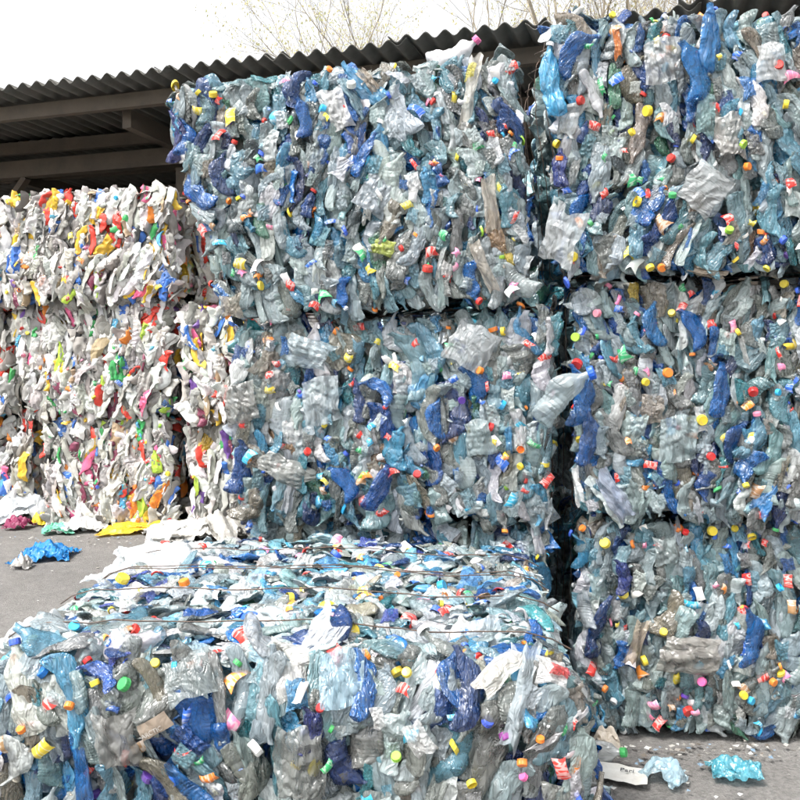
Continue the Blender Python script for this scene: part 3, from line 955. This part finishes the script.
# the bottle that juts out to the right
P, F, top, d = bottle_arrays(991, L=.28, Rr=.046, flat=.6, crink=.008, bend=.06)
jm = quad_mesh('jutting_bottle', P, F, M['pet_clear'], sharp=24)
inv = b2.root.matrix_basis.inverted()
zax = Vector((.62, -.30, .72)).normalized(); xax = zax.cross(Vector((0, -1, 0))).normalized(); yax = zax.cross(xax)
mm = Matrix((xax, yax, zax)).transposed().to_4x4(); mm.translation = Vector((.625, 3.32, 1.43))
jb = put('crushed_bottle', jm, b2.root, inv @ mm, (.50, .58, .60), label='clear bottle with blue cap jutting out of the bale')
zz = Vector(d).normalized(); q = Vector((0, 0, 1)).rotation_difference(zz).to_matrix().to_4x4(); q.translation = Vector(top) - zz * .010
put('cap', CAPS[2], jb, q @ Matrix.Scale(1.3, 4), (.02, .12, .62))
# right-hand stack
bot_at(r1, 705, 75, 3.25, (.006, .19, .50), .25, 1.3, 2, depth=-.02)
bot_at(r1, 718, 45, 3.25, (.01, .22, .56), -.1, 1.15, 10, depth=-.01)
film_at(r1, 712, 118, 3.25, .75, (.26, .42, .42), .0, 'film', 8, depth=-.03)
film_at(r1, 712, 190, 3.25, 1.0, (.46, .48, .48), .9, 'film', 11, depth=-.035)
film_at(r1, 670, 65, 3.25, 1.0, (.45, .47, .47), .1, 'film', 0, depth=-.03)
film_at(r1, 775, 70, 3.25, 1.0, (.55, .57, .57), .1, 'film', 14, depth=-.03)
film_at(r1, 735, 140, 3.25, .9, (.42, .41, .38), .1, 'film', 5, depth=-.03)
film_at(r1, 627, 45, 3.25, .5, ORA, .1, 'bunch', 3, 'film_strip', -.02)
bot_at(r1, 555, 75, 3.2, SKY_B, .15, 1.1, 4, cap=WHITE, depth=-.03)
bot_at(r1, 585, 45, 3.22, BLUE, -.7, 1.0, 6, depth=-.01)
bot_at(r1, 545, 160, 3.2, (.01, .03, .20), .0, .95, 9, depth=-.02)
film_at(r1, 562, 230, 3.22, 1.1, (.52, .55, .56), -.4, 'film', 12, depth=-.04)
film_at(r1, 720, 272, 3.25, .6, TAN, 1.3, 'bunch', 6, 'film_strip', -.03)
for px, py, c in ((560, 65, ORA), (548, 155, ORA), (563, 140, YEL), (658, 112, YEL), (640, 133, YEL), (751, 170, ORA), (584, 253, YEL), (660, 264, YEL), (672, 265, ORA), (736, 232, (.3, .6, .06)), (786, 111, YEL), (645, 200, YEL)):
    cap_px(r1, px, py, 3.25, c, 1.1)
bot_at(r2, 597, 395, 3.33, (.004, .115, .36), .05, 1.2, 0, depth=-.01)
bot_at(r2, 603, 440, 3.33, (.004, .09, .32), -.1, 1.1, 8, depth=-.01)
film_at(r2, 592, 490, 3.3, .7, WHITE, .2, 'bunch', 3, 'film_strip', -.04)
film_at(r2, 690, 440, 3.33, 1.1, (.34, .42, .43), .0, 'film', 0, depth=-.03)
bot_at(r2, 705, 325, 3.33, BLUE, .5, 1.0, 2, depth=-.01)
bot_at(r2, 660, 325, 3.33, (.006, .17, .44), .2, .9, 6, depth=-.01)
bot_at(r2, 732, 390, 3.33, BLUE, -.1, 1.0, 10, depth=-.01)
film_at(r2, 630, 500, 3.3, 1.0, (.36, .40, .50), .6, 'bunch', 8, 'film_strip', -.03)
for px, py, c in ((578, 441, YEL), (587, 337, (.35, .6, .06)), (590, 363, RED), (609, 313, (.75, .25, .33)), (656, 382, YEL), (678, 373, ORA), (722, 457, RED), (713, 420, YEL), (785, 392, (.03, .42, .7)), (762, 390, RED), (745, 333, YEL), (794, 283, YEL)):
    cap_px(r2, px, py, 3.33, c, 1.1)
film_at(r3, 705, 662, 3.36, 1.25, (.34, .32, .285), 1.45, 'film', 6, depth=-.045)
film_at(r3, 652, 650, 3.38, .8, TAN, -.3, 'bunch', 1, 'film_strip', -.03)
bot_at(r3, 640, 580, 3.38, (.012, .03, .20), .2, .9, 3, depth=-.01)
bot_at(r3, 612, 635, 3.38, NAVY, -.3, 1.1, 4, depth=-.01)
bot_at(r3, 770, 640, 3.38, (.004, .115, .36), .0, 1.2, 0, depth=-.01)
film_at(r3, 680, 555, 3.38, .9, (.34, .40, .40), .1, 'film', 9, depth=-.03)
for px, py, c in ((598, 535, ORA), (620, 549, YEL), (701, 538, RED), (728, 535, YEL), (751, 533, YEL), (768, 542, YEL), (678, 638, YEL), (662, 668, YEL), (759, 701, YEL), (766, 707, (.03, .42, .7)), (788, 687, ORA), (718, 688, (.75, .12, .35)), (610, 740, BLUE)):
    cap_px(r3, px, py, 3.38, c, 1.1)
# low front bale
bot_at(fg, 492, 690, 2.02, (.002, .035, .15), .05, 1.15, 0, depth=-.005)
bot_at(fg, 468, 680, 2.02, (.004, .10, .34), .2, .9, 6, depth=-.01)
bot_at(fg, 385, 690, 2.02, BLUE, .1, 1.0, 8, depth=-.01)
bot_at(fg, 337, 730, 2.02, (.008, .02, .15), .0, .85, 3, depth=-.01)
bot_at(fg, 108, 680, 2.02, (.02, .11, .44), 1.1, .8, 1, depth=-.01)
film_at(fg, 440, 742, 2.0, .42, WHITE, .6, 'film', 13, depth=-.03)
film_at(fg, 400, 722, 2.0, .32, WHITE, .2, 'film', 4, depth=-.03)
film_at(fg, 360, 690, 2.0, .9, (.30, .44, .52), .1, 'film', 0, depth=-.03)
film_at(fg, 125, 755, 2.0, 1.2, (.27, .27, .255), .1, 'film', 9, depth=-.03)
film_at(fg, 320, 770, 2.0, 1.1, (.24, .25, .235), .0, 'film', 5, depth=-.03)
film_at(fg, 200, 690, 2.0, .8, (.24, .28, .28), .4, 'film', 11, depth=-.03)
film_at(fg, 545, 700, 2.0, .9, (.36, .42, .45), -.3, 'bunch', 5, 'film_strip', -.03)
film_at(fg, 520, 665, 2.0, .7, CREAM, -.8, 'film', 3, depth=-.04)
film_at(fg, 575, 655, 1.98, .5, WHITE, 1.2, 'film', 7, depth=-.05)
film_at(fg, 584, 655, 1.97, .22, RED, 1.0, 'film', 1, depth=-.06)
for px, py, c, k in ((457, 664, RED, 1.1), (425, 675, YEL, 1.1), (462, 680, YEL, 1.1), (527, 737, (.22, .04, .22), 1.7), (545, 765, ORA, 1.1), (548, 783, (.8, .15, .38), 1.2), (563, 745, ORA, 1.1), (509, 728, (.05, .10, .55), 1.1),
                     (418, 762, (.3, .6, .06), 1.1), (350, 733, GRN, 1.0), (340, 717, RED, 1.0), (74, 721, ORA, 1.1), (40, 690, BLUE, 1.2), (133, 702, GRN, 1.3), (197, 673, ORA, 1.1), (85, 660, RED, 1.2), (50, 658, (.4, .7, .05), 1.2),
                     (38, 664, (.8, .25, .3), 1.3), (130, 670, (.05, .14, .7), 1.1), (158, 670, YEL, 1.1), (243, 650, GRN, 1.2), (20, 752, ORA, 1.0), (495, 792, YEL, 1.2), (100, 703, YEL, 1.0)):
    cap_px(fg, px, py, 2.0, c, k * .95)
# crumpled printed wrapper on the front bale
u, v = fg.uv(168, 738, 2.0)
p, n, t = fg.surf('front', u, v, -.035)
P, F = film_arrays(8123, sx=.10, sz=.05, n=16, m=10, fold=.010, curl=.5, sqr=1.0)
wr = put('printed_wrapper', quad_mesh('printed_wrapper', P, F, M['hdpe']), fg.root, fg.frame(p, n, t, R(28), 0, 0, .85), (.27, .215, .165), label='crumpled brown wrapper with white capital letters')
def text_mesh(txt, size, mat, extr=.0006):
    cu = bpy.data.curves.new('lettering', 'FONT'); cu.body = txt; cu.size = size; cu.extrude = extr; cu.align_x = 'CENTER'; cu.align_y = 'CENTER'
    o = bpy.data.objects.new('lettering', cu); COL.objects.link(o)
    me = bpy.data.meshes.new_from_object(o.evaluated_get(bpy.context.evaluated_depsgraph_get()))
    bpy.data.objects.remove(o); me.materials.clear(); me.materials.append(mat)
    return me
put('lettering', text_mesh('ARCTIC', .019, M['ink']), wr, Matrix.Translation((0, -.012, -.004)) @ Matrix.Rotation(R(90), 4, 'X'))
# wires on the other blue bales run over their tops and sides
for b in (b1, b2, r1, r2, r3):
    b.wires((-.7, -.2, .3, .75))
    b.flush()
b3.flush(); fg.flush()

# ------------------------------------------------------------------ loose things: bags and litter
def bag_mesh(seed, sx, sy, h, mat, fold=.02):
    """a slumped bag: two crumpled layers with torn edges, lying on what is below"""
    rng = np.random.default_rng(seed)
    Vs, Fs, off = [], [], 0
    for k in range(2):
        n = 44
        P, F = film_arrays(seed * 7 + k, sx=sx * (1 - .15 * k), sz=sy * (1 - .1 * k), n=n, fold=fold, pleat=fold * .2, curl=0)
        r2 = (P[:, 0] / (sx / 2)) ** 2 + (P[:, 2] / (sy / 2)) ** 2
        dome = h * np.clip(1 - r2 * (.75 + .3 * k), 0, 1) ** .4
        z = dome * (.6 + .25 * np.sin(P[:, 0] * 9 / sx + seed) * np.cos(P[:, 2] * 7 / sy) + .15 * np.sin(P[:, 0] * 17 / sx + P[:, 2] * 13 / sy + seed)) + np.abs(P[:, 1]) + np.abs(crumple(P, rng, 5, (14, 32), fold * .3)) + .004 + .02 * k * h / .1
        Q = np.stack([P[:, 0], P[:, 2], z], -1)
        Vs.append(Q); Fs.append(F + off); off += len(Q)
    return quad_mesh('crumpled_bag', np.concatenate(Vs), np.concatenate(Fs)[:, ::-1], mat, sharp=28)
def bag(name, label, cat, px, py, sx, sy, h, color, seed, rz=0.0, z=0.0, Y=None, fold=.02, mat='bag', group=None):
    Y = Y or 850 * 1.6 / (py - 350)
    X = (px - 400) * Y / 850
    o = put(name, bag_mesh(seed, sx, sy, h, M[mat], fold=fold), None, Matrix.Translation((X, Y, z)) @ Matrix.Rotation(rz, 4, 'Z'), color, label=label, category=cat)
    if group: o['group'] = group
    return o
bag('plastic_bag', 'bright blue crumpled bag lying alone on the asphalt', 'bag', 42, 560, .36, .30, .10, (.02, .24, .60), 1, .2, fold=.03)
bag('plastic_bag', 'small grey crumpled wrapper beside the bright blue bag', 'wrapper', 17, 570, .13, .14, .09, (.50, .48, .45), 2, fold=.02)
bag('plastic_bag', 'white and pale blue bag slumped against the leftmost grey bale', 'bag', 22, 520, .62, .4, .26, (.74, .77, .80), 3, .5, fold=.03)
bag('plastic_bag', 'dark maroon crumpled bag at the foot of the left bales', 'bag', 14, 529, .22, .18, .10, (.28, .03, .10), 4)
bag('plastic_bag', 'small yellow wrapper against the bottom white bale', 'wrapper', 37, 526, .14, .12, .10, YEL, 5)
gb = bag('plastic_bag', 'green and white printed bag flat on the asphalt', 'bag', 54, 534, .24, .2, .07, (.16, .52, .36), 6, .3)
bag('plastic_bag', 'long white torn bag in front of the bottom white bale', 'bag', 80, 532, .42, .22, .10, (.78, .78, .77), 7, .3, fold=.03)
bag('plastic_bag', 'hot pink crumpled bag in front of the bottom white bale', 'bag', 107, 527, .24, .16, .11, (.80, .03, .32), 8)
bag('plastic_bag', 'yellow and pale bag spread beside the white heap', 'bag', 145, 530, .70, .42, .09, (.80, .52, .04), 9, .25, fold=.018)
bag('plastic_bag', 'small orange red wrapper between pink and yellow bags', 'wrapper', 121, 528, .14, .12, .07, (.75, .14, .03), 10)
bag('plastic_bag', 'white bag heaped behind the low front bale, beside yellow bag', 'bag', 178, 537, .6, .45, .12, (.62, .62, .60), 12, .4, fold=.02)
bag('plastic_bag', 'cream bag leaning against the foot of the middle blue stack', 'bag', 212, 540, .5, .36, .20, (.56, .54, .50), 13, -.2, fold=.03)
bag('plastic_bag', 'big white sheet bag lying over the back corner of the low bale', 'bag', 172, 548, .46, .40, .06, (.62, .65, .66), 14, .1, z=.80, Y=3.12, fold=.022)
bag('plastic_bag', 'white film bag on the near left edge of the low bale top', 'bag', 48, 640, .26, .20, .06, (.62, .65, .66), 15, .1, z=.775, Y=2.35, fold=.03)
bag('plastic_bag', 'teal plastic bag flat on the asphalt at the lower right corner', 'bag', 745, 786, .19, .12, .05, (.10, .42, .52), 16, -.2, fold=.02, mat='film')
bag('plastic_bag', 'pale blue crumpled bag on the asphalt by the carton', 'bag', 672, 790, .12, .13, .07, (.45, .62, .70), 17, .9, fold=.015, mat='film')
bag('plastic_bag', 'small white and orange wrapper at the foot of the right stack', 'wrapper', 612, 757, .10, .09, .07, (.70, .62, .52), 18, .3, fold=.02)
# flattened carton with lettering
ct = empty('flattened_carton', (.80, 3.12, 0), (0, 0, -.35), label='flattened white carton with dark lettering on the asphalt', category='carton')
P, F = film_arrays(8201, sx=.26, sz=.13, n=14, m=8, fold=.008, curl=.05, sqr=1.0)
P = P[:, [0, 2, 1]]; P[:, 2] = np.abs(P[:, 2]) + .012
put('board', quad_mesh('board', P, F[:, ::-1], M['paper']), ct)
put('lettering', text_mesh('Pari', .034, M['ink_dark']), ct, Matrix.Translation((.055, .0, .026)))
# bottle lying on top of the middle stack, and one at the foot of the right stack
def loose_bottle(label, loc, axis, color, capc, seed, flat=.7, L=.27, Rr=.042, mat='hdpe'):
    P, F, top, d = bottle_arrays(seed, L=L, Rr=Rr, flat=flat, crink=.004, bend=.05)
    r = empty('loose_bottle', loc, (0, 0, 0), label=label, category='bottle')
    z = Vector(axis).normalized(); q = Vector((0, 0, 1)).rotation_difference(z).to_matrix().to_4x4()
    put('bottle_body', quad_mesh('bottle_body', P, F, M[mat]), r, q, color)
    zz = Vector(d).normalized(); c = Vector((0, 0, 1)).rotation_difference(zz).to_matrix().to_4x4(); c.translation = Vector(top) - zz * .01
    put('cap', CAPS[0], r, q @ c, capc)
loose_bottle('white bottle with pink cap lying on top of the middle blue stack', (.22, 3.52, 2.79), (.85, -.1, .35), (.66, .64, .66), (.75, .15, .35), 771, L=.21, Rr=.034)
loose_bottle('crushed clear bottle with green cap on the asphalt at the right stack foot', (.74, 3.22, .04), (.95, -.25, .0), (.50, .52, .52), GRN, 772, .6, .25, .038, 'pet')
# fine litter on the ground
rng = random.Random(77)
LV, LF, LT = [], [], []
for _ in range(640):
    h = rng.random()
    x, y = (rng.uniform(-4.5, -.9), rng.uniform(2.4, 7.3)) if h < .4 else (rng.uniform(.6, 2.6), rng.uniform(2.6, 3.4)) if h < .65 else (rng.uniform(.7, 2.4), 3.36 - abs(rng.gauss(0, .07))) if h < .83 else (rng.uniform(-3.9, -1.5), 7.2 - abs(rng.gauss(0, .15)))
    s = rng.uniform(.004, .016) * (1.1 if h > .65 else 1); a = rng.uniform(0, 6.28); c = rng.choice([(.6, .59, .57), (.4, .39, .36), (.3, .28, .25), (.12, .1, .08), (.2, .3, .4)])
    o = len(LV)
    for k in range(4):
        LV.append((x + s * math.cos(a + k * 1.57) * rng.uniform(.5, 1.2), y + s * math.sin(a + k * 1.57) * rng.uniform(.5, 1.2), .004 + rng.uniform(0, .006)))
    LF.append((o, o + 1, o + 2, o + 3)); LT += [(*c, 1)] * 4
put('litter', mesh_from('litter', LV, LF, M['hdpe_fill'], False, LT), kind='stuff', label='tiny scraps of plastic scattered on the asphalt')
